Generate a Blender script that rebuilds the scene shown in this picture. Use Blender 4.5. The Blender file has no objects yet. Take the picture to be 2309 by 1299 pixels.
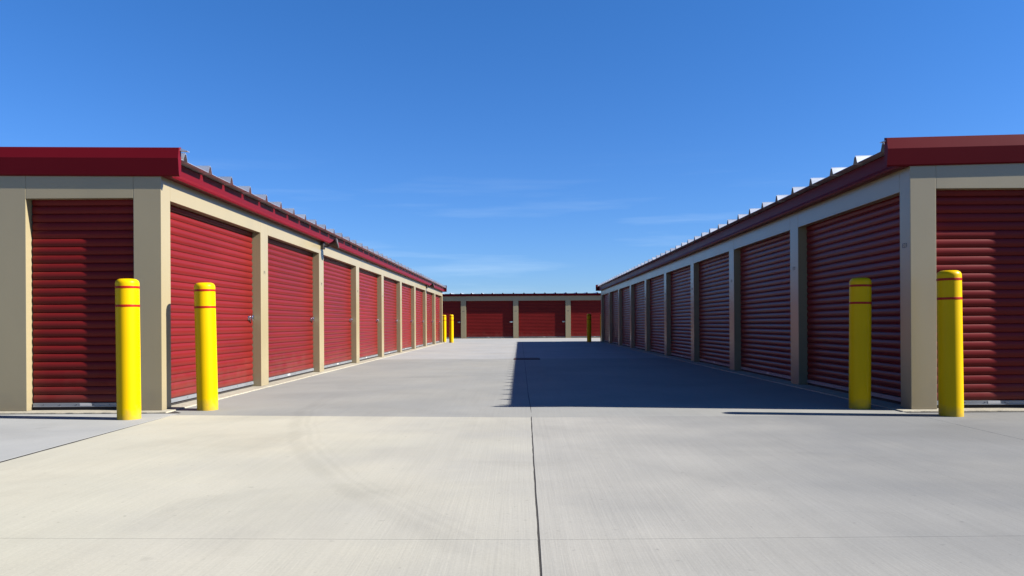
import bpy, bmesh, math, random
from mathutils import Vector, Matrix
random.seed(7)
R = math.radians

# ------------------------------------------------------------------ camera
S = bpy.context.scene
col = S.collection
cam_d = bpy.data.cameras.new("camera")
cam = bpy.data.objects.new("camera", cam_d)
col.objects.link(cam)
cam_d.sensor_width = 36.0
cam_d.lens = 36.0 * 1693 / 2309
cam_d.shift_x = -17.5 / 2309
cam_d.shift_y = 80.0 / 2309
cam_d.clip_end = 2000
cam_d.clip_start = 0.05
cam.matrix_world = Matrix.Translation((0, 0, .86)) @ Matrix.Rotation(R(90), 4, 'X') @ Matrix.Rotation(-.0057, 4, 'Z')
S.camera = cam

# ------------------------------------------------------------------ light
SUN_EL = 34.2
SUN_AZ = 98.7          # clockwise from +Y
sx, sy, sz = math.sin(R(SUN_AZ)) * math.cos(R(SUN_EL)), math.cos(R(SUN_AZ)) * math.cos(R(SUN_EL)), math.sin(R(SUN_EL))
sun_d = bpy.data.lights.new("sun", 'SUN')
sun_d.energy = 5.0
sun_d.angle = R(.5)
sun_d.color = (1.0, .955, .88)
sun = bpy.data.objects.new("sun", sun_d)
col.objects.link(sun)
sun.rotation_euler = Vector((sx, sy, sz)).to_track_quat('Z', 'Y').to_euler()
sun.location = (20, -5, 20)

W = bpy.data.worlds.new("World")
S.world = W
W.use_nodes = True
nt = W.node_tree
nt.nodes.clear()
N = lambda t: nt.nodes.new(t)
out = N('ShaderNodeOutputWorld'); bg = N('ShaderNodeBackground'); sky = N('ShaderNodeTexSky')
sky.sky_type = 'NISHITA'; sky.sun_disc = False
sky.sun_elevation = R(SUN_EL); sky.sun_rotation = R(SUN_AZ)
sky.air_density = 1.0; sky.dust_density = 0.15; sky.ozone_density = 3.5; sky.altitude = 300
bg.inputs['Strength'].default_value = .05   # the tint below keeps it in this range
hsv = N('ShaderNodeHueSaturation'); hsv.inputs['Saturation'].default_value = 1.12; hsv.inputs['Value'].default_value = 1.0
hsv.inputs['Hue'].default_value = .5
nt.links.new(sky.outputs[0], hsv.inputs['Color'])
tint = N('ShaderNodeMix'); tint.data_type = 'RGBA'          # clear deep-blue air, paler towards the horizon
tint.inputs[6].default_value = (.41, .575, .92, 1); tint.inputs[7].default_value = (.385, .69, 1.02, 1)
tz = N('ShaderNodeMapRange'); tz.inputs['From Min'].default_value = .03; tz.inputs['From Max'].default_value = .38
tm = N('ShaderNodeMix'); tm.data_type = 'RGBA'; tm.blend_type = 'MULTIPLY'; tm.inputs[0].default_value = 1
# thin cirrus near the horizon
tc = N('ShaderNodeTexCoord'); sep = N('ShaderNodeSeparateXYZ'); mp = N('ShaderNodeMapping')
mp.inputs['Scale'].default_value = (1.8, 1.8, 24.0); mp.inputs['Rotation'].default_value = (0, R(-6), 0)
nz = N('ShaderNodeTexNoise'); nz.inputs['Scale'].default_value = 1.6; nz.inputs['Detail'].default_value = 5
nz.inputs['Roughness'].default_value = .55
cr = N('ShaderNodeMapRange'); cr.inputs['From Min'].default_value = .50; cr.inputs['From Max'].default_value = .74
el = N('ShaderNodeMapRange'); el.inputs['From Min'].default_value = .22; el.inputs['From Max'].default_value = .10
mul = N('ShaderNodeMath'); mul.operation = 'MULTIPLY'
mul2 = N('ShaderNodeMath'); mul2.operation = 'MULTIPLY'; mul2.inputs[1].default_value = .26
mixc = N('ShaderNodeMix'); mixc.data_type = 'RGBA'
mixc.inputs[7].default_value = (4.5, 5.75, 7.0, 1)
L = nt.links.new
L(tc.outputs['Generated'], sep.inputs[0]); L(tc.outputs['Generated'], mp.inputs[0]); L(mp.outputs[0], nz.inputs['Vector'])
L(nz.outputs[0], cr.inputs['Value']); L(sep.outputs['Z'], el.inputs['Value'])
L(cr.outputs[0], mul.inputs[0]); L(el.outputs[0], mul.inputs[1]); L(mul.outputs[0], mul2.inputs[0])
L(mul2.outputs[0], mixc.inputs[0]); L(sep.outputs['Z'], tz.inputs['Value']); L(tz.outputs[0], tint.inputs[0]); L(hsv.outputs[0], tm.inputs[6]); L(tint.outputs[2], tm.inputs[7]); L(tm.outputs[2], mixc.inputs[6]); L(mixc.outputs[2], bg.inputs['Color'])
L(bg.outputs[0], out.inputs[0])

S.view_settings.view_transform = 'Standard'
S.view_settings.look = 'None'
S.view_settings.exposure = 1.7
S.view_settings.gamma = 1.0
S.cycles.max_bounces = 8

# ------------------------------------------------------------------ materials
def principled(name, base, rough=.5, metal=0.0, spec=.5):
    m = bpy.data.materials.new(name); m.use_nodes = True
    b = m.node_tree.nodes['Principled BSDF']
    b.inputs['Base Color'].default_value = (*base, 1)
    b.inputs['Roughness'].default_value = rough
    b.inputs['Metallic'].default_value = metal
    b.inputs['Specular IOR Level'].default_value = spec
    return m, b

def add_noise(m, b, base, amt=.12, scale=(3, 3, 3), tint=None, rough=(.4, .5), bump=0.0, bscale=60, detail=6):
    t = m.node_tree; n = t.nodes.new; l = t.links.new
    tcn = n('ShaderNodeTexCoord'); mpn = n('ShaderNodeMapping'); mpn.inputs['Scale'].default_value = scale
    no = n('ShaderNodeTexNoise'); no.inputs['Detail'].default_value = detail; no.inputs['Scale'].default_value = 1
    l(tcn.outputs['Object'], mpn.inputs[0]); l(mpn.outputs[0], no.inputs['Vector'])
    mr = n('ShaderNodeMapRange'); mr.inputs['From Min'].default_value = .3; mr.inputs['From Max'].default_value = .7
    l(no.outputs[0], mr.inputs[0])
    mx = n('ShaderNodeMix'); mx.data_type = 'RGBA'
    mx.inputs[6].default_value = (*[c * (1 - amt) for c in base], 1)
    tb = tint or base
    mx.inputs[7].default_value = (*[c * (1 + amt) for c in tb], 1)
    l(mr.outputs[0], mx.inputs[0]); l(mx.outputs[2], b.inputs['Base Color'])
    rr = n('ShaderNodeMapRange'); rr.inputs['To Min'].default_value = rough[0]; rr.inputs['To Max'].default_value = rough[1]
    l(no.outputs[0], rr.inputs[0]); l(rr.outputs[0], b.inputs['Roughness'])
    if bump:
        nb = n('ShaderNodeTexNoise'); nb.inputs['Scale'].default_value = bscale; nb.inputs['Detail'].default_value = 3
        l(tcn.outputs['Object'], nb.inputs['Vector'])
        bp = n('ShaderNodeBump'); bp.inputs['Strength'].default_value = bump; bp.inputs['Distance'].default_value = .002
        l(nb.outputs[0], bp.inputs['Height']); l(bp.outputs[0], b.inputs['Normal'])
    return mx

CREAM = (.217, .180, .104)
m_cream, b = principled("cream_painted_steel", CREAM, .35, spec=.7); add_noise(m_cream, b, CREAM, .05, (1.5, 1.5, .6), rough=(.24, .36), bump=.15, bscale=350)
RED = (.106, .0070, .0062)
m_red, b = principled("red_door_paint", RED, .4, spec=.13); add_noise(m_red, b, RED, .10, (.8, .8, 2.5), rough=(.28, .40), bump=.08, bscale=25)
def dirt(m, b, colour, top, strength, scale=5):
    """splashed dust that thins out upwards, broken by noise"""
    t = m.node_tree; n = t.nodes.new; l = t.links.new
    g_ = n('ShaderNodeNewGeometry'); s_ = n('ShaderNodeSeparateXYZ'); l(g_.outputs['Position'], s_.inputs[0])
    n_ = n('ShaderNodeTexNoise'); n_.inputs['Scale'].default_value = scale; n_.inputs['Detail'].default_value = 7; l(g_.outputs['Position'], n_.inputs['Vector'])
    a_ = n('ShaderNodeMath'); a_.operation = 'MULTIPLY_ADD'; a_.inputs[1].default_value = -2 * top; l(n_.outputs[0], a_.inputs[0]); l(s_.outputs['Z'], a_.inputs[2])
    r_ = n('ShaderNodeMapRange'); r_.inputs[1].default_value = -top; r_.inputs[2].default_value = .2 * top; r_.inputs[3].default_value = strength; r_.inputs[4].default_value = 0
    l(a_.outputs[0], r_.inputs[0])
    x_ = n('ShaderNodeMix'); x_.data_type = 'RGBA'; x_.inputs[7].default_value = (*colour, 1)
    src = b.inputs['Base Color'].links[0].from_socket
    l(r_.outputs[0], x_.inputs[0]); l(src, x_.inputs[6]); l(x_.outputs[2], b.inputs['Base Color'])
# each door has faded a little differently
t = m_red.node_tree; oi = t.nodes.new('ShaderNodeObjectInfo'); rr_ = t.nodes.new('ShaderNodeMapRange'); rr_.inputs[3].default_value = .90; rr_.inputs[4].default_value = 1.09
t.links.new(oi.outputs['Random'], rr_.inputs[0]); sc_ = t.nodes.new('ShaderNodeVectorMath'); sc_.operation = 'SCALE'
src = b.inputs['Base Color'].links[0].from_socket; t.links.new(src, sc_.inputs[0]); t.links.new(rr_.outputs[0], sc_.inputs['Scale']); t.links.new(sc_.outputs[0], b.inputs['Base Color'])
dirt(m_red, b, (.13, .045, .035), .32, .35)
dirt(m_cream, m_cream.node_tree.nodes['Principled BSDF'], (.15, .125, .085), .22, .45, 7)
m_trim, b = principled("red_trim_paint", (.082, .0035, .007), .35, spec=.06); add_noise(m_trim, b, (.082, .0035, .007), .07, (1, 1, 1), rough=(.34, .46))
m_galv, b = principled("galvalume_roof", (.54, .56, .58), .35, .75); add_noise(m_galv, b, (.54, .56, .58), .10, (2, 9, 2), rough=(.28, .45))
m_bar, b = principled("aluminium_bar", (.175, .185, .2), .45, .35); add_noise(m_bar, b, (.175, .185, .2), .12, (3, 3, 8), rough=(.35, .55))
m_chrome, _ = principled("chrome", (.6, .6, .6), .12, 1.0)
m_dark, _ = principled("dark_slot", (.012, .009, .009), .8)
m_bronze, b = principled("dark_bronze", (.022, .017, .015), .45); add_noise(m_bronze, b, (.022, .017, .015), .2, (8, 8, 8))
m_glass, _ = principled("lamp_glass", (.10, .105, .11), .12, 0, .8)
m_ink, _ = principled("number_ink", (.035, .045, .05), .5)
m_sticker, _ = principled("sticker_white", (.35, .35, .35), .4)
YEL = (.44, .285, 0.0)
m_yel, b = principled("yellow_sleeve", YEL, .35, spec=.09); add_noise(m_yel, b, YEL, .04, (2, 2, 2), rough=(.3, .42), bump=.06, bscale=40)
t = m_yel.node_tree; g_ = t.nodes.new('ShaderNodeNewGeometry'); s_ = t.nodes.new('ShaderNodeSeparateXYZ'); t.links.new(g_.outputs['Position'], s_.inputs[0])
n_ = t.nodes.new('ShaderNodeTexNoise'); n_.inputs['Scale'].default_value = 14; n_.inputs['Detail'].default_value = 6
t.links.new(g_.outputs['Position'], n_.inputs['Vector'])
a_ = t.nodes.new('ShaderNodeMath'); a_.operation = 'MULTIPLY_ADD'; a_.inputs[1].default_value = -.22; t.links.new(n_.outputs[0], a_.inputs[0]); t.links.new(s_.outputs['Z'], a_.inputs[2])
r_ = t.nodes.new('ShaderNodeMapRange'); r_.inputs[1].default_value = -.11; r_.inputs[2].default_value = .0; r_.inputs[3].default_value = .45; r_.inputs[4].default_value = 0
t.links.new(a_.outputs[0], r_.inputs[0])
x_ = t.nodes.new('ShaderNodeMix'); x_.data_type = 'RGBA'; x_.inputs[7].default_value = (.13, .11, .06, 1)
src = b.inputs['Base Color'].links[0].from_socket
t.links.new(r_.outputs[0], x_.inputs[0]); t.links.new(src, x_.inputs[6]); t.links.new(x_.outputs[2], b.inputs['Base Color'])
m_band, _ = principled("red_band", (.24, .010, .004), .4, spec=.15)
m_screw, _ = principled("screw", (.08, .08, .085), .4, .6)

def arc_circle(p, q, r):
    ax, ay = p; bx, by = q; cx, cy = r
    d = 2 * (ax * (by - cy) + bx * (cy - ay) + cx * (ay - by))
    ux = ((ax**2 + ay**2) * (by - cy) + (bx**2 + by**2) * (cy - ay) + (cx**2 + cy**2) * (ay - by)) / d
    uy = ((ax**2 + ay**2) * (cx - bx) + (bx**2 + by**2) * (ax - cx) + (cx**2 + cy**2) * (bx - ax)) / d
    return ux, uy, math.hypot(ax - ux, ay - uy)

def concrete(name, base, warm=None, streak=.03, arcs=(), rough_amt=.25, drift=None, grit=0):
    """broomed concrete: cloudy colour, fine streaks along y, specks, tyre arcs worn into it"""
    m, b = principled(name, base, .85, spec=.25)
    t = m.node_tree; n = t.nodes.new; l = t.links.new
    g = n('ShaderNodeNewGeometry')
    def noise(scale, vec_scale=(1, 1, 1), detail=6, rough=.55, dist=0):
        mpn = n('ShaderNodeMapping'); mpn.inputs['Scale'].default_value = vec_scale
        l(g.outputs['Position'], mpn.inputs[0])
        no = n('ShaderNodeTexNoise'); no.inputs['Scale'].default_value = scale; no.inputs['Detail'].default_value = detail
        no.inputs['Roughness'].default_value = rough; no.inputs['Distortion'].default_value = dist
        l(mpn.outputs[0], no.inputs['Vector']); return no.outputs[0]
    def rng(x, a, c, lo, hi):
        r = n('ShaderNodeMapRange'); r.inputs[1].default_value = a; r.inputs[2].default_value = c
        r.inputs[3].default_value = lo; r.inputs[4].default_value = hi; l(x, r.inputs[0]); return r.outputs[0]
    def mth(op, a, c=None):
        r = n('ShaderNodeMath'); r.operation = op
        for i, v in enumerate((a, c)):
            if v is None: continue
            if isinstance(v, (int, float)): r.inputs[i].default_value = v
            else: l(v, r.inputs[i])
        return r.outputs[0]
    cloud = noise(.55, (1, .8, 1), 7, .55, .4)
    mx = n('ShaderNodeMix'); mx.data_type = 'RGBA'
    mx.inputs[6].default_value = (*base, 1); mx.inputs[7].default_value = (*(warm or base), 1)
    l(rng(cloud, .40, .62, 0, 1), mx.inputs[0])
    colr = mx.outputs[2]
    if drift:       # the pour's colour wanders from one side of the yard to the other
        d0, x0, x1 = drift
        sp0 = n('ShaderNodeSeparateXYZ'); l(g.outputs['Position'], sp0.inputs[0])
        xx = mth('ADD', sp0.outputs[0], rng(noise(.8, (1, 1, 1), 5), .3, .7, -.7, .7))
        m2 = n('ShaderNodeMix'); m2.data_type = 'RGBA'; l(rng(xx, x0, x1, 0, 1), m2.inputs[0]); l(colr, m2.inputs[6])
        m2.inputs[7].default_value = (*d0, 1); colr = m2.outputs[2]
    f = rng(noise(.9, (1, 1, 1), 8, .6, .3), .3, .7, .93, 1.06)
    f = mth('MULTIPLY', f, rng(noise(1, (45, .5, 1), 4, .6), .3, .7, 1 - streak, 1 + streak))
    f = mth('MULTIPLY', f, rng(noise(1, (6, .22, 1), 4, .6, .3), .3, .7, 1 - streak * .4, 1 + streak * .4))
    f = mth('MULTIPLY', f, rng(noise(70, (1, 1, 1), 3, .7), .3, .7, .95, 1.05))
    pits = noise(22, (1, 1, 1), 2, .5)
    f = mth('MULTIPLY', f, rng(pits, .24, .31, .82, 1.0))
    patch = noise(.35, (1, 1.6, 1), 5, .6, .8)
    f = mth('MULTIPLY', f, rng(patch, .54, .66, 1.0, .90))
    # hairline cracks, here and there
    vo = n('ShaderNodeTexVoronoi'); vo.feature = 'DISTANCE_TO_EDGE'; vo.inputs['Scale'].default_value = .42
    va = n('ShaderNodeVectorMath'); va.operation = 'ADD'
    nn = n('ShaderNodeTexNoise'); nn.inputs['Scale'].default_value = 1.6; nn.inputs['Detail'].default_value = 7; l(g.outputs['Position'], nn.inputs['Vector'])
    vs = n('ShaderNodeVectorMath'); vs.operation = 'SCALE'; vs.inputs['Scale'].default_value = .9; l(nn.outputs[1], vs.inputs[0])
    l(g.outputs['Position'], va.inputs[0]); l(vs.outputs[0], va.inputs[1]); l(va.outputs[0], vo.inputs['Vector'])
    ck = mth('MULTIPLY', rng(vo.outputs[0], 0, .0022, 1, 0), rng(noise(.33, (1, 1, 1), 3), .56, .64, 0, 1))
    f = mth('MULTIPLY', f, mth('SUBTRACT', 1.0, mth('MULTIPLY', ck, .35)))
    # oil drips and the faint rims of old puddles
    f = mth('MULTIPLY', f, rng(noise(3.1, (1, 1, 1), 2, .5), .74, .80, 1.0, .80))
    f = mth('MULTIPLY', f, rng(noise(.6, (1.3, .6, 1), 4, .55, 1.5), .58, .60, 1.0, .975))
    if grit: f = mth('MULTIPLY', f, rng(noise(16, (.6, 1.6, 1), 5, .75), .40, .50, 1 - grit, 1.0))
    if arcs:
        sp = n('ShaderNodeSeparateXYZ'); l(g.outputs['Position'], sp.inputs[0])
        wob = rng(noise(1.1, (1, 1, 1), 3), .3, .7, -.03, .03)
        for (cx, cy, rr, wd, dk, ymax) in arcs:
            dx = mth('SUBTRACT', sp.outputs[0], cx); dy = mth('SUBTRACT', sp.outputs[1], cy)
            rad = mth('SQRT', mth('ADD', mth('MULTIPLY', dx, dx), mth('MULTIPLY', dy, dy)))
            dd = mth('ABSOLUTE', mth('ADD', mth('SUBTRACT', rad, rr), wob))
            k = rng(dd, wd * .35, wd, 1.0, 0.0)
            fade = rng(sp.outputs[1], ymax, ymax - 1.5, 0, 1)
            fade = mth('MULTIPLY', fade, rng(noise(2.0, (1, 1, 1), 4), .35, .6, .5, 1))
            fade = mth('MULTIPLY', fade, rng(sp.outputs[1], 2.2, 3.4, 0, 1))
            f = mth('MULTIPLY', f, mth('SUBTRACT', 1.0, mth('MULTIPLY', mth('MULTIPLY', k, fade), dk)))
    vm = n('ShaderNodeVectorMath'); vm.operation = 'SCALE'
    l(colr, vm.inputs[0]); l(f, vm.inputs['Scale']); l(vm.outputs[0], b.inputs['Base Color'])
    bp = n('ShaderNodeBump'); bp.inputs['Strength'].default_value = rough_amt; bp.inputs['Distance'].default_value = .004
    h = mth('ADD', mth('MULTIPLY', noise(1, (95, 1.6, 1), 3, .6), .7), mth('MULTIPLY', noise(60, (1, 1, 1), 4, .6), .5))
    l(h, bp.inputs['Height']); l(bp.outputs[0], b.inputs['Normal'])
    return m

c1 = arc_circle((-2.07, 7.01), (-1.395, 4.90), (-.40, 3.12))
ARCS = [(c1[0], c1[1], c1[2], .075, .085, 9.5), (c1[0], c1[1], c1[2] - .10, .03, .06, 9.5), (c1[0], c1[1], c1[2] - .17, .022, .03, 8.5), (c1[0], c1[1], c1[2] - 1.75, .06, .03, 10)]
m_slab_front_l = concrete("concrete_warm", (0.262, 0.252, 0.206), (0.282, 0.265, 0.212), arcs=ARCS, drift=((.208, .203, .184), -2.0, .5))
m_slab_front_r = concrete("concrete_front_grey", (0.194, 0.190, 0.174), (0.210, 0.203, 0.182), arcs=ARCS, streak=.045, drift=((.112, .114, .114), .1, 2.7))
m_slab_left = concrete("concrete_left", (0.196, 0.2, 0.197), (0.212, 0.212, 0.203))
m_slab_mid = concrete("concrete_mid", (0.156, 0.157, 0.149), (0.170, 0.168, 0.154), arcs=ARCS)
m_slab_far = concrete("concrete_far", (0.196, 0.198, 0.196), (0.209, 0.206, 0.197), streak=.03)
m_found = concrete("concrete_foundation", (0.23, 0.21, 0.165), (0.26, 0.24, 0.19), streak=.02, rough_amt=.8, grit=.25)
m_soil = concrete("joint_filler", (.018, .017, .016), (.03, .027, .024), rough_amt=.6)
m_rust, b = principled("rusty_iron", (.035, .010, .008), .85, 0.0); add_noise(m_rust, b, (.035, .010, .008), .4, (20, 20, 20), tint=(.045, .012, .008), rough=(.75, .9))

# ------------------------------------------------------------------ helpers
def tag(o, label=None, cat=None, group=None, kind=None):
    if label: o['label'] = label
    if cat: o['category'] = cat
    if group: o['group'] = group
    if kind: o['kind'] = kind
    return o

def empty(name, loc=(0, 0, 0), **k):
    o = bpy.data.objects.new(name, None); o.location = loc; o.empty_display_size = .3
    col.objects.link(o); return tag(o, **k)

def link(name, bm, mats, parent=None, loc=None, smooth=False, bevel=0, recalc=True):
    if recalc: bmesh.ops.recalc_face_normals(bm, faces=bm.faces[:])
    me = bpy.data.meshes.new(name); bm.to_mesh(me); bm.free()
    if not isinstance(mats, (list, tuple)): mats = [mats]
    for m in mats: me.materials.append(m)
    for p in me.polygons: p.use_smooth = smooth
    return link_mesh(name, me, parent, loc, bevel)

def link_mesh(name, me, parent=None, loc=None, bevel=0):
    o = bpy.data.objects.new(name, me); col.objects.link(o)
    if parent: o.parent = parent
    if loc is not None: o.location = loc
    if bevel:
        bv = o.modifiers.new("bevel", 'BEVEL'); bv.width = bevel; bv.segments = 2; bv.limit_method = 'ANGLE'
    return o

class Frame:
    """a wall's frame: s runs to the right seen from outside, n outwards, z up"""
    def __init__(f, o, s, nrm): f.o = Vector(o); f.s = Vector((*s, 0)); f.n = Vector((*nrm, 0))
    def __call__(f, s, n, z): return f.o + f.s * s + f.n * n + Vector((0, 0, z))

def hexa(bm, F, s0, s1, n0, n1, z0, z1, z1b=None, mat=0):
    """box; its top may slope from z1 (at s0) to z1b (at s1)"""
    if z1b is None: z1b = z1
    v = [bm.verts.new(F(*p)) for p in ((s0, n0, z0), (s1, n0, z0), (s1, n1, z0), (s0, n1, z0),
                                       (s0, n0, z1), (s1, n0, z1b), (s1, n1, z1b), (s0, n1, z1))]
    for q in ((0, 1, 2, 3), (4, 5, 6, 7), (0, 1, 5, 4), (1, 2, 6, 5), (2, 3, 7, 6), (3, 0, 4, 7)):
        bm.faces.new([v[i] for i in q]).material_index = mat
    return v

def prism(bm, F, prof, s0, s1, dz=0.0, mat=0):
    """profile of (n, z) swept from s0 to s1, rising dz at the s1 end"""
    a = [bm.verts.new(F(s0, n, z)) for n, z in prof]; c = [bm.verts.new(F(s1, n, z + dz)) for n, z in prof]
    k = len(prof)
    for i in range(k):
        bm.faces.new([a[i], a[(i + 1) % k], c[(i + 1) % k], c[i]]).material_index = mat
    bm.faces.new(a).material_index = mat; bm.faces.new(c[::-1]).material_index = mat

def cyl(bm, c, axis, r, h, seg=20, r2=None, mat=0):
    axis = Vector(axis).normalized(); q = axis.to_track_quat('Z', 'Y')
    r2 = r if r2 is None else r2
    A = [bm.verts.new(Vector(c) + q @ Vector((r * math.cos(t), r * math.sin(t), 0))) for t in [2 * math.pi * i / seg for i in range(seg)]]
    B = [bm.verts.new(Vector(c) + q @ Vector((r2 * math.cos(t), r2 * math.sin(t), h))) for t in [2 * math.pi * i / seg for i in range(seg)]]
    for i in range(seg): bm.faces.new([A[i], A[(i + 1) % seg], B[(i + 1) % seg], B[i]]).material_index = mat
    bm.faces.new(A[::-1]).material_index = mat; bm.faces.new(B).material_index = mat

def text_mesh(s, size, F, s_at, z_at, n_at, name, parent):
    cu = bpy.data.curves.new("text", 'FONT'); cu.body = s; cu.size = size; cu.extrude = .0006; cu.align_x = 'CENTER'; cu.align_y = 'CENTER'
    to = bpy.data.objects.new("text", cu); col.objects.link(to)
    dg = bpy.context.evaluated_depsgraph_get()
    me = bpy.data.meshes.new_from_object(to.evaluated_get(dg)); bpy.data.objects.remove(to)
    for v in me.vertices:
        v.co = F(s_at + v.co.x, n_at + v.co.z, z_at + v.co.y)
    me.flip_normals() if F.s.cross(F.n).z > 0 else None
    me.materials.clear(); me.materials.append(m_ink)
    me.name = name
    return link_mesh(name, me, parent)

# ------------------------------------------------------------------ roll-up door
PITCH, DEPTH = .083, .018
def door_curtain(F, s0, s1, n_base, z0, z1):
    bm = bmesh.new()
    prof = []
    k = int(math.ceil((z1 - z0) / PITCH)); K = 12
    for i in range(k):
        for j in range(K):
            u = (1 - math.cos(math.pi * j / K)) / 2
            z = z0 + (i + u) * PITCH
            if z > z1: break
            d = math.sin(math.pi * u) ** .47
            prof.append((n_base + DEPTH * d, z))
    cols = 6
    rows = []
    for n, z in prof:
        rows.append([bm.verts.new(F(s0 + (s1 - s0) * c / cols + (random.uniform(-.0015, .0015) if c in (0, cols) else 0),
                                    n + (random.uniform(-.0006, .0006) if 0 < c < cols else 0), z)) for c in range(cols + 1)])
    for a, b2 in zip(rows, rows[1:]):
        for c in range(cols):
            f = bm.faces.new([a[c], a[c + 1], b2[c + 1], b2[c]]); f.smooth = True
    return bm

def make_door(F, s0, s1, z_head, parent, latch=True, tagpos=.5, recess=.128):
    """opening from s0 to s1; curtain hangs in a recess"""
    g = .014; nb = -recess
    bm = door_curtain(F, s0 + g, s1 - g, nb, .085, z_head + .12)
    bmesh.ops.recalc_face_normals(bm, faces=bm.faces[:])
    me = bpy.data.meshes.new("roll_up_door"); bm.to_mesh(me); bm.free(); me.materials.append(m_red)
    d = link_mesh("roll_up_door", me, parent)
    so = d.modifiers.new("thickness", 'SOLIDIFY'); so.thickness = .0015; so.use_rim = False
    bm = bmesh.new()
    hexa(bm, F, s0 + g, s1 - g, nb - .006, nb + .024, .044, .083)
    hexa(bm, F, s0 + g, s1 - g, nb + .024, nb + .030, .044, .052)
    sp = s0 + (s1 - s0) * tagpos
    for t in [s0 + .12 + i * (s1 - s0 - .24) / 5 for i in range(6)]:
        cyl(bm, F(t, nb + .024, .067), F.n, .006, .003, 8, mat=2)
    hexa(bm, F, sp - .06, sp + .06, nb + .024, nb + .026, .054, .080, mat=1)
    link("bottom_bar", bm, [m_bar, m_sticker, m_screw], d, bevel=.0015)
    bm = bmesh.new()
    hexa(bm, F, s0 + g, s1 - g, nb - .004, nb + .010, .013, .043)
    link("rubber_seal", bm, m_dark, d)
    for a, c in ((s0 + .0005, s0 + g - .002), (s1 - g + .002, s1 - .0005)):
        bm = bmesh.new(); hexa(bm, F, a, c, nb - .03, nb + .004, .0125, z_head + .1)
        link("guide_rail", bm, m_dark, d)
    if latch:
        bm = bmesh.new(); c = s1 - .115; n0 = nb + DEPTH
        zl = .955
        hexa(bm, F, c - .085, c + .10, n0, n0 + .006, zl - .028, zl + .028)
        hexa(bm, F, c - .02, c + .112, n0 + .006, n0 + .016, zl - .011, zl + .011)
        cyl(bm, F(c + .01, n0 + .006, zl), F.n, .046, .036, 24)
        cyl(bm, F(c + .01, n0 + .042, zl), F.n, .042, .005, 24, r2=.034)
        cyl(bm, F(c - .062, n0 + .006, zl), F.n, .012, .02, 12)
        hexa(bm, F, c - .066, c - .058, n0 + .02, n0 + .03, zl - .05, zl + .02)
        link("latch", bm, m_chrome, d, bevel=.002)
    return d

# ------------------------------------------------------------------ roof
RIB = .61
def roof_panel(F, s0, s1, n_edge, n_ridge, z0, rise, first, parent, far=False):
    """trapezoidal standing seam sheet; ribs run along n (down the slope)"""
    prof = [(s0, 0)]
    s = first
    rh = .052 if far else .072
    while s < s1 - .08:
        prof += [(s - .050, 0), (s - .019, rh), (s - .004, rh), (s - .003, rh + .012), (s + .003, rh + .012), (s + .004, rh), (s + .019, rh), (s + .050, 0)]
        s += RIB
    prof.append((s1, 0))
    bm = bmesh.new()
    half = (n_edge - n_ridge)
    A = [bm.verts.new(F(p, n_edge, z0 + h)) for p, h in prof]
    B = [bm.verts.new(F(p, n_ridge, z0 + h + rise * half)) for p, h in prof]
    C = [bm.verts.new(F(p, n_ridge - half, z0 + h)) for p, h in prof]
    for i in range(len(prof) - 1):
        bm.faces.new([A[i], A[i + 1], B[i + 1], B[i]]); bm.faces.new([B[i], B[i + 1], C[i + 1], C[i]])
    o = link("roof", bm, m_galv, parent)
    so = o.modifiers.new("thickness", 'SOLIDIFY'); so.thickness = .004; so.offset = -1
    return o

def roof_corner(F, s, n0, z, parent):
    bm = bmesh.new(); prism(bm, F, [(n0 - .30, z + .008), (n0 - .30, z - .002), (n0 + .075, z - .020), (n0 + .075, z - .016), (n0 + .02, z + .006)], s, s + .055)
    return link("roof_corner_flashing", bm, m_galv, parent)

def eave(F, s0, s1, z0, zb, parent, over=.09):
    bm = bmesh.new()
    # fascia: vertical face, kicked bottom edge and a return to the wall
    prof = [(.004, z0 - .004), (over - .012, z0 - .004), (over, z0 - .016), (over, zb + .052), (over + .012, zb + .020), (over + .006, zb), (.004, zb + .003)]
    prism(bm, F, prof, s0, s1)
    return link("eave_fascia", bm, m_trim, parent)

def rake(F, s0, s1, z, dz, parent, zb=2.346):
    bm = bmesh.new()
    prof = [(-.02, z + .012), (.030, z), (.050, z - .108), (.030, zb + .012), (.016, zb), (.002, zb), (-.02, zb + .05)]
    prism(bm, F, prof, s0, s1, dz)
    return link("rake_trim", bm, m_trim, parent)

def wall_facade(F, posts, z_head, z_top, parent, skip=(), slope=0.0, numbers={}, depth=.2, latch=True, tagpos=.5, recess=.128, bare=()):
    """posts: (s0, s1) list along the wall; doors and headers fill the gaps"""
    zt = lambda s: z_top + slope * s
    cols_ = []
    for i, (a, b2) in enumerate(posts):
        if i in skip: cols_.append(None); continue
        bm = bmesh.new(); hexa(bm, F, a, b2, -depth, 0, .012, zt(a), zt(b2))
        c = link("column", bm, m_cream, parent, bevel=.004)
        if i in numbers:
            text_mesh(numbers[i][0], .066, F, (a + b2) / 2 + numbers[i][1], 1.59, .001, "unit_number", c)
        cols_.append(c)
    for i in range(len(posts) - 1):
        a, b2 = posts[i][1], posts[i + 1][0]
        bm = bmesh.new(); hexa(bm, F, a + .0015, b2 - .0015, -.10, -.0005, z_head, zt(a), zt(b2))
        link("header", bm, m_cream, parent, bevel=.003)
        make_door(F, a, b2, z_head, parent, latch and i not in bare, tagpos + random.uniform(-.05, .05), recess)
    return cols_

def box_part(name, x0, x1, y0, y1, z0, z1, m, parent, bevel=0):
    bm = bmesh.new(); hexa(bm, Frame((0, 0, 0), (1, 0), (0, 1)), x0, x1, y0, y1, z0, z1)
    return link(name, bm, m, parent, bevel=bevel)

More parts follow.
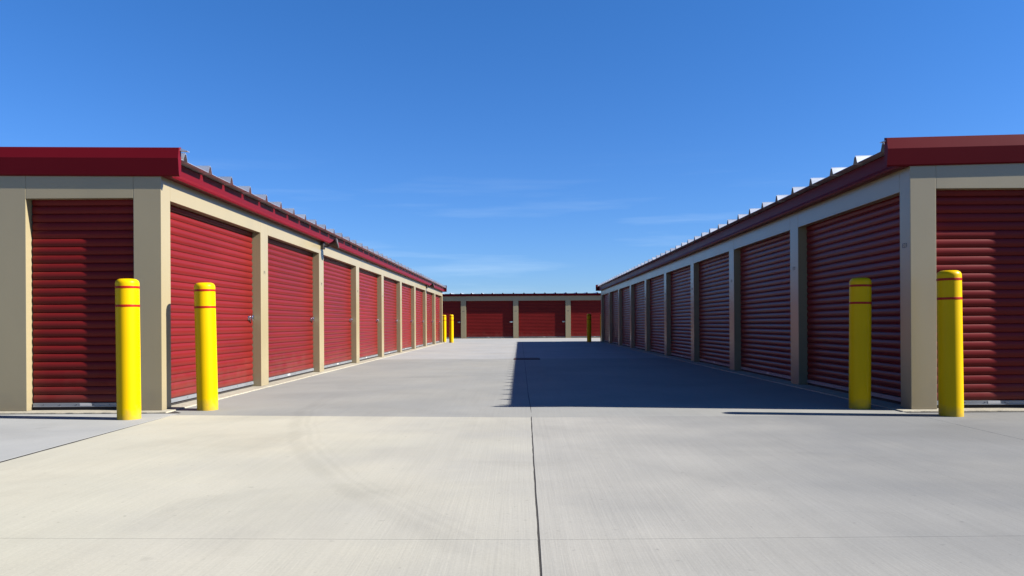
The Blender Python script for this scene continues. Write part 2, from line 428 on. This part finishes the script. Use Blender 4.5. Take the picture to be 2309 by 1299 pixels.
def ragged_slab(name, pts, z, thick, m, parent=None, jag=.006, step=.12, bevel=0):
    """flat slab from a polygon with slightly uneven edges"""
    ring = []
    for i, p in enumerate(pts):
        q = pts[(i + 1) % len(pts)]
        L_ = math.hypot(q[0] - p[0], q[1] - p[1]); k = max(1, int(L_ / step))
        for j in range(k):
            t = j / k; r_ = (0 if j == 0 else 1)
            ring.append((p[0] + (q[0] - p[0]) * t + random.uniform(-jag, jag) * r_, p[1] + (q[1] - p[1]) * t + random.uniform(-jag, jag) * r_))
    bm = bmesh.new()
    T = [bm.verts.new((x, y, z)) for x, y in ring]; B = [bm.verts.new((x, y, z - thick)) for x, y in ring]
    bm.faces.new(T); bm.faces.new(B[::-1])
    for i in range(len(ring)): bm.faces.new([T[i], B[i], B[(i + 1) % len(ring)], T[(i + 1) % len(ring)]])
    return link(name, bm, m, parent, bevel=bevel)

# ------------------------------------------------------------------ ground and concrete
bm = bmesh.new()
hexa(bm, Frame((0, 0, 0), (1, 0), (0, 1)), -900, 900, -600, 1200, -1.0, -.0016)
tag(link("ground", bm, m_soil), "dark earth under and around the concrete", kind='structure')

def xc(y):   # the wavering centre joint
    P = [(-8, .03), (2.0, .062), (2.6, .068), (3.2, .072), (4.5, .080), (6.0, .092), (6.87, .100), (6.9, .110), (9, .098), (12, .10), (18, .108), (44, .12)]
    for (a, va), (b2, vb) in zip(P, P[1:]):
        if y <= b2: return va + (vb - va) * (y - a) / (b2 - a)
    return P[-1][1]
XL = lambda y: -3.30 - .014 * (y - 4.8) if y < 7.3 else -3.335
XR = lambda y: 3.63
def slab(fl, fr, y0a, y0b, y1a, y1b, m, gl, gr, gy, name="pavement", n=14):
    """slab between two joint curves; y may differ at the left and right ends"""
    bm = bmesh.new(); T = []; Bt = []
    ringL = []; ringR = []
    for i in range(n + 1):
        t = i / n
        yl = y0a + (y1a - y0a) * t; yr = y0b + (y1b - y0b) * t
        yl2 = min(max(yl, y0a + gy), y1a - gy); yr2 = min(max(yr, y0b + gy), y1b - gy)
        w = random.uniform(-.0012, .0012)
        ringL.append((fl(yl2) + gl + w, yl2)); ringR.append((fr(yr2) - gr + random.uniform(-.0012, .0012), yr2))
    ring = ringL + ringR[::-1]
    T = [bm.verts.new((x, y, 0)) for x, y in ring]; Bv = [bm.verts.new((x, y, -.04)) for x, y in ring]
    bm.faces.new(T); bm.faces.new(Bv[::-1]); k = len(ring)
    for i in range(k): bm.faces.new([T[i], Bv[i], Bv[(i + 1) % k], T[(i + 1) % k]])
    o = link(name, bm, m, None, bevel=.0006)
    return tag(o, kind='structure')
XG = lambda y: .017 if y < 5.6 else max(.004, .017 - .009 * (y - 5.6))
XLa = lambda y: XL(y) - XG(y)
XLb = lambda y: XL(y) + XG(y)
cst = lambda v: (lambda y: v)
GC = .0042
# rows: y0, y1 at the left end, at the centre and at the right end
rows = [(-9.0, -9.0, -9.0, 3.085, 2.985, 3.015), (3.085, 2.985, 3.015, 7.20, 6.87, 6.93)]
for i, (a, c, e, a1, c1_, e1) in enumerate(rows):
    slab(XLb, xc, a, c, a1, c1_, m_slab_front_l, 0, GC, .0014, n=40)
    slab(xc, XR, c, e, c1_, e1, m_slab_front_r, GC, .002, .0014)
slab(cst(-16), XLa, -9, -9, 7.32, 7.33, m_slab_left, 0, 0, .001, n=50)
slab(XR, cst(16), -9, -9, 7.05, 7.05, m_slab_front_r, .002, 0, .001)
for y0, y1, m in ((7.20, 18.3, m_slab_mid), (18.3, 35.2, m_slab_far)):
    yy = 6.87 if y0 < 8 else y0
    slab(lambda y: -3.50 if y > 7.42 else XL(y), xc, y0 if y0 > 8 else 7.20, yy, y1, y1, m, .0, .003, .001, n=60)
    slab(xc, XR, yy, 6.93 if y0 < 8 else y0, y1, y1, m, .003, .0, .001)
slab(cst(-20), cst(20), 35.2, 35.2, 43.7, 43.7, m_slab_far, 0, 0, .001)

# drain grate over the centre joint
dr = empty("drain_grate", (.17, 18.15, 0), label="rusty flat drain grate across the centre joint of the aisle, in shade", cat="drain grate")
bm = bmesh.new(); F0 = Frame((0, 0, 0), (1, 0), (0, 1))
for a, c, d, e in ((-.31, .31, -.36, -.33), (-.31, .31, .33, .36), (-.31, -.28, -.33, .33), (.28, .31, -.33, .33)):
    hexa(bm, F0, a, c, d, e, .001, .012)
link("frame", bm, m_rust, dr)
bm = bmesh.new()
for i in range(14):
    x = -.27 + i * .0405
    hexa(bm, F0, x, x + .030, -.329, .329, .002, .010)
hexa(bm, F0, -.279, .279, -.329, .329, .0005, .0018, mat=1)
link("grille", bm, [m_rust, m_dark], dr)

# ------------------------------------------------------------------ storage buildings
ZH = 2.135
# left building -----------------------------------------------------------
XW, Y0 = -3.577, 7.50
lb = empty("storage_building", (-8.2, 21.2, 0), label="long sunlit storage building on the left, bollard shadow on its corner post", cat="storage building", group="self storage buildings")
P0 = Vector((-8.2, 21.2, 0))
class LFrame(Frame):
    def __init__(f, o, s, nrm, base): super().__init__(Vector(o) - base, s, nrm)
Fs = LFrame((XW, 0, 0), (0, 1), (1, 0), P0)
posts = [(Y0, Y0 + .2)] + [(10.385 + 3.03 * k, 10.685 + 3.03 * k) for k in range(8)] + [(34.6, 34.83)]
wall_facade(Fs, posts, ZH, 2.50, lb, skip=(0,), numbers={i: ("P%d" % i, 0) for i in range(1, 9)})
Ff = LFrame((XW, Y0, 0), (1, 0), (0, -1), P0)
fp = [(-.277, 0)]
e = -.277
for w_, c_ in ((1.075, .36), (1.035, .30), (2.73, .30), (1.035, .3), (1.035, .3)):
    fp.insert(0, (e - w_ - c_, e - w_)); e -= w_ + c_
wall_facade(Ff, fp, ZH, 2.49, lb, slope=-.010, tagpos=.48, recess=.098)
XE = XW + fp[0][0]
edge = .195
zL = 2.525
rz = .0098
roof_panel(Fs, Y0 + .01, 34.90, edge, edge - 4.9, zL, rz, Y0 + .12, lb)
eave(Fs, Y0 + .012, 34.90, zL, 2.345, lb)
roof_corner(Fs, Y0 - .01, edge, 2.618, lb)
rake(LFrame((XW, Y0, 0), (-1, 0), (0, -1), P0), -edge, -XE + XW, 2.630, rz * (edge + XW - XE), lb)
rake(LFrame((XW, 34.83, 0), (-1, 0), (0, 1), P0), -edge, -XE + XW, 2.630, rz * (edge + XW - XE), lb)
def lbox(nm, x0, x1, y0, y1, z0, z1, m, par, base, **k):
    o = box_part(nm, x0 - base.x, x1 - base.x, y0 - base.y, y1 - base.y, z0, z1, m, par, **k); return o
lbox("rear_wall", XE, XE + .15, Y0 + .2, 34.83, .012, 2.5, m_cream, lb, P0)
lbox("end_wall", XE + .15, XW - .2, 34.68, 34.83, .012, 2.5, m_cream, lb, P0)
o = ragged_slab("foundation", [(XE - .1 - P0.x, Y0 - .13 - P0.y), (XW + .10 - P0.x, Y0 - .13 - P0.y), (XW + .14 - P0.x, 34.95 - P0.y), (XE - .1 - P0.x, 34.95 - P0.y)], .012, .055, m_found, lb, jag=.006, step=.09, bevel=.0085)

# right building ----------------------------------------------------------
XW2, Y2 = 3.760, 7.22
P1 = Vector((8.4, 21.0, 0))
rb = empty("storage_building", P1, label="long shaded storage building on the right with E23 on its corner post", cat="storage building", group="self storage buildings")
Fs2 = LFrame((XW2, 0, 0), (0, -1), (-1, 0), P1)
posts = [(-34.72, -34.45)] + [(-(10.43 + 3.04 * k), -(10.13 + 3.04 * k)) for k in range(7, -1, -1)] + [(-(Y2 + .2), -Y2)]
nums = {i: ("E%d" % (23 - (9 - i)), 0) for i in range(1, 9)}
cc = wall_facade(Fs2, posts, ZH, 2.50, rb, skip=(9,), numbers=nums, bare=(8,))
Ff2 = LFrame((XW2, Y2, 0), (1, 0), (0, -1), P1)
fp = [(0, .250)]; e = .250
for w_, c_ in ((1.22, .30), (1.22, .30), (2.73, .3), (1.22, .3), (1.22, .3)):
    fp.append((e + w_, e + w_ + c_)); e += w_ + c_
cc2 = wall_facade(Ff2, fp, ZH, 2.49, rb, slope=.020, recess=.110)
text_mesh("E23", .062, Fs2, -(Y2 + .105), 1.597, .001, "unit_number", cc2[0])
XE2 = XW2 + fp[-1][1]
zR = 2.535; rz2 = .0208
roof_panel(Fs2, -34.80, -(Y2 + .01), edge, edge - 4.9, zR, rz2, -(Y2 + .13 + RIB * 45), rb)
eave(Fs2, -34.80, -(Y2 + .012), zR, 2.345, rb)
roof_corner(Fs2, -(Y2 + .045), edge, 2.605, rb)
rake(LFrame((XW2, Y2, 0), (1, 0), (0, -1), P1), -.235, XE2 - XW2, 2.618, rz2 * (.2 + XE2 - XW2), rb)
rake(LFrame((XW2, 34.72, 0), (1, 0), (0, 1), P1), -.235, XE2 - XW2, 2.618, rz2 * (.2 + XE2 - XW2), rb)
lbox("rear_wall", XE2 - .15, XE2, Y2 + .2, 34.72, .012, 2.5, m_cream, rb, P1)
lbox("end_wall", XW2 + .2, XE2 - .15, 34.57, 34.72, .012, 2.5, m_cream, rb, P1)
ragged_slab("foundation", [(XW2 - .14 - P1.x, Y2 - .10 - P1.y), (XE2 + .1 - P1.x, Y2 - .10 - P1.y), (XE2 + .1 - P1.x, 34.85 - P1.y), (XW2 - .14 - P1.x, 34.85 - P1.y)], .012, .055, m_found, rb, jag=.006, step=.09, bevel=.0085)

# far building ------------------------------------------------------------
YF = 43.75
P2 = Vector((0, 48, 0))
fb = empty("storage_building", P2, label="storage building across the far end of the aisle, its red doors facing the camera", cat="storage building", group="self storage buildings")
Ff3 = LFrame((0, YF, 0), (1, 0), (0, -1), P2)
fp = [(-3.43 + 3.05 * k, -3.13 + 3.05 * k) for k in range(-3, 6)]
wall_facade(Ff3, fp, 2.19, 2.58, fb, numbers={}, latch=True, recess=.110)
x0, x1 = fp[0][0], fp[-1][1]
for c in [o for o in fb.children if o.name.startswith('column')]:
    pass
roof_panel(Ff3, x0 - .1, x1 + .1, .16, -4.7, 2.60, .0208, x0 - .1 + .12, fb, far=True)
eave(Ff3, x0 - .1, x1 + .1, 2.60, 2.462, fb, over=.07)
bm = bmesh.new()
F3 = Ff3
hexa(bm, F3, x0, x0 + .15, -9.5, -.2, .012, 2.58); link("end_wall", bm, m_cream, fb)
bm = bmesh.new(); hexa(bm, F3, x1 - .15, x1, -9.5, -.2, .012, 2.58); link("end_wall", bm, m_cream, fb)
bm = bmesh.new(); hexa(bm, F3, x0 + .15, x1 - .15, -9.5, -9.35, .012, 2.58); link("rear_wall", bm, m_cream, fb)
ragged_slab("foundation", [(x0 - .1, YF - .2 - P2.y), (x1 + .1, YF - .2 - P2.y), (x1 + .1, YF + 9.6 - P2.y), (x0 - .1, YF + 9.6 - P2.y)], .012, .055, m_found, fb, jag=.01, step=.2)

# the far building's post numbers are a few strokes too small to read
for c in [o for o in fb.children if o.name.split('.')[0] == 'column']:
    xs = [v.co.x for v in c.data.vertices]; mid = (min(xs) + max(xs)) / 2 - Ff3.o.x
    bm = bmesh.new()
    for k in (-1, 0, 1):
        hexa(bm, F3, mid + k * .045 - .014, mid + k * .045 + .014, .0003, .0012, 1.565, 1.60)
    link("unit_number", bm, m_ink, c)

# ------------------------------------------------------------------ bollards
GB = "yellow bollards guarding the building corners"
def lathe(bm, prof, seg=40, mat=0):
    rings = []
    for r, z in prof:
        rings.append([bm.verts.new((r * math.cos(2 * math.pi * i / seg), r * math.sin(2 * math.pi * i / seg), z)) for i in range(seg)] if r > 0 else [bm.verts.new((0, 0, z))])
    for a, c in zip(rings, rings[1:]):
        for i in range(seg):
            j = (i + 1) % seg
            if len(c) == 1: bm.faces.new([a[i], a[j], c[0]])
            else: bm.faces.new([a[i], a[j], c[j], c[i]])
    for f in bm.faces: f.smooth = True; f.material_index = mat
def make_bollard():
    root = empty("bollard")
    bm = bmesh.new(); r = .101; h = 1.30
    prof = [(r, -.03), (r, h - .062), (r, h - .054)]
    for i in range(1, 9):
        t = i / 8 * math.pi / 2
        prof.append((r - .044 + .044 * math.cos(t), h - .052 + .044 * math.sin(t)))
    prof += [(.03, h - .008), (0, h - .006)]
    lathe(bm, prof)
    bmesh.ops.recalc_face_normals(bm, faces=bm.faces[:])
    me = bpy.data.meshes.new("sleeve"); bm.to_mesh(me); bm.free(); me.materials.append(m_yel)
    link_mesh("sleeve", me, root)
    for z in (h - .098, h - .268):
        bm = bmesh.new(); lathe(bm, [(r - .001, z), (r + .0014, z + .0002), (r + .0016, z + .0012), (r + .0016, z + .0208), (r + .0014, z + .0218), (r - .001, z + .022)])
        bmesh.ops.recalc_face_normals(bm, faces=bm.faces[:])
        me = bpy.data.meshes.new("stripe"); bm.to_mesh(me); bm.free(); me.materials.append(m_band)
        link_mesh("stripe", me, root)
    return root
def copy_tree(o, parent=None):
    c = o.copy(); col.objects.link(c); c.parent = parent
    for ch in [x for x in bpy.data.objects if x.parent == o]: copy_tree(ch, c)
    return c
spots = [(-3.61, 6.93, .008, 0, 1.0, "nearest left yellow bollard, standing between the small front door and corner post"),
         (-3.180, 7.64, .020, 1, 1.0, "leaning yellow bollard in front of the first aisle door of the left building"),
         (3.914, 6.82, .010, 0, 1.02, "yellow bollard in front of the right building's front door, half lit, long shadow on concrete"),
         (3.362, 7.435, -.010, 0, 1.0, "dull shaded yellow bollard in front of the right building's first aisle door"),
         (-3.56, 35.3, 0, 0, .99, "distant yellow bollard half hidden behind the far end of the left building"),
         (-3.12, 34.2, 0, 0, .99, "small distant sunlit yellow bollard standing clear of the left building's far end"),
         (3.13, 33.9, 0, 0, .99, "small distant yellow bollard in shade near the right building's far end"),
         (3.90, 35.4, 0, 0, .99, "distant yellow bollard almost wholly hidden behind the right building's far corner")]
proto = make_bollard()
for i, (x, y, tilt, _, sc, lab) in enumerate(spots):
    o = proto if i == 0 else None
    if o is None:
        o = copy_tree(proto)
    o.location = (x, y, 0); o.rotation_euler = (0, -tilt, random.uniform(0, 6)) if False else (0, -tilt, 0)
    o.scale = (1, 1, sc)
    tag(o, lab, "bollard", GB)

# ------------------------------------------------------------------ floodlights under the left eave
def make_floodlight():
    root = empty("floodlight")
    F = Frame((0, 0, 0), (0, 1), (1, 0))
    bm = bmesh.new(); hexa(bm, F, -.055, .055, 0, .055, -.065, .065); link("mounting_box", bm, m_bronze, root, bevel=.008)
    bm = bmesh.new()
    cyl(bm, (.05, 0, -.005), (1, 0, -.15), .017, .055, 14)
    cyl(bm, (.095, 0, -.012), (1, 0, .28), .024, .035, 14)
    cyl(bm, (.115, 0, -.010), (1, 0, .38), .016, .06, 14)
    link("arm", bm, m_bronze, root)
    bm = bmesh.new(); ax = Vector((1, .16, .22)).normalized(); c0 = Vector((.15, 0, .015))
    cyl(bm, c0, ax, .030, .05, 24, r2=.045); cyl(bm, c0 + ax * .05, ax, .045, .075, 24, r2=.092); cyl(bm, c0 + ax * .125, ax, .094, .022, 24)
    hd = link("lamp_head", bm, m_bronze, root)
    bm = bmesh.new(); cyl(bm, c0 + ax * .1475, ax, .084, .006, 24, r2=.078); link("lens", bm, m_glass, hd)
    return root
fl = make_floodlight()
GL = "floodlights under the left eave"
for i, (y, lab) in enumerate(((13.56, "dark bronze floodlight on the left building above its second post from the front"), (28.72, "small dark floodlight far along the left building's eave, near its far end"))):
    o = fl if i == 0 else copy_tree(fl)
    o.location = (XW + .001, y, 2.285)
    tag(o, lab, "floodlight", GL)
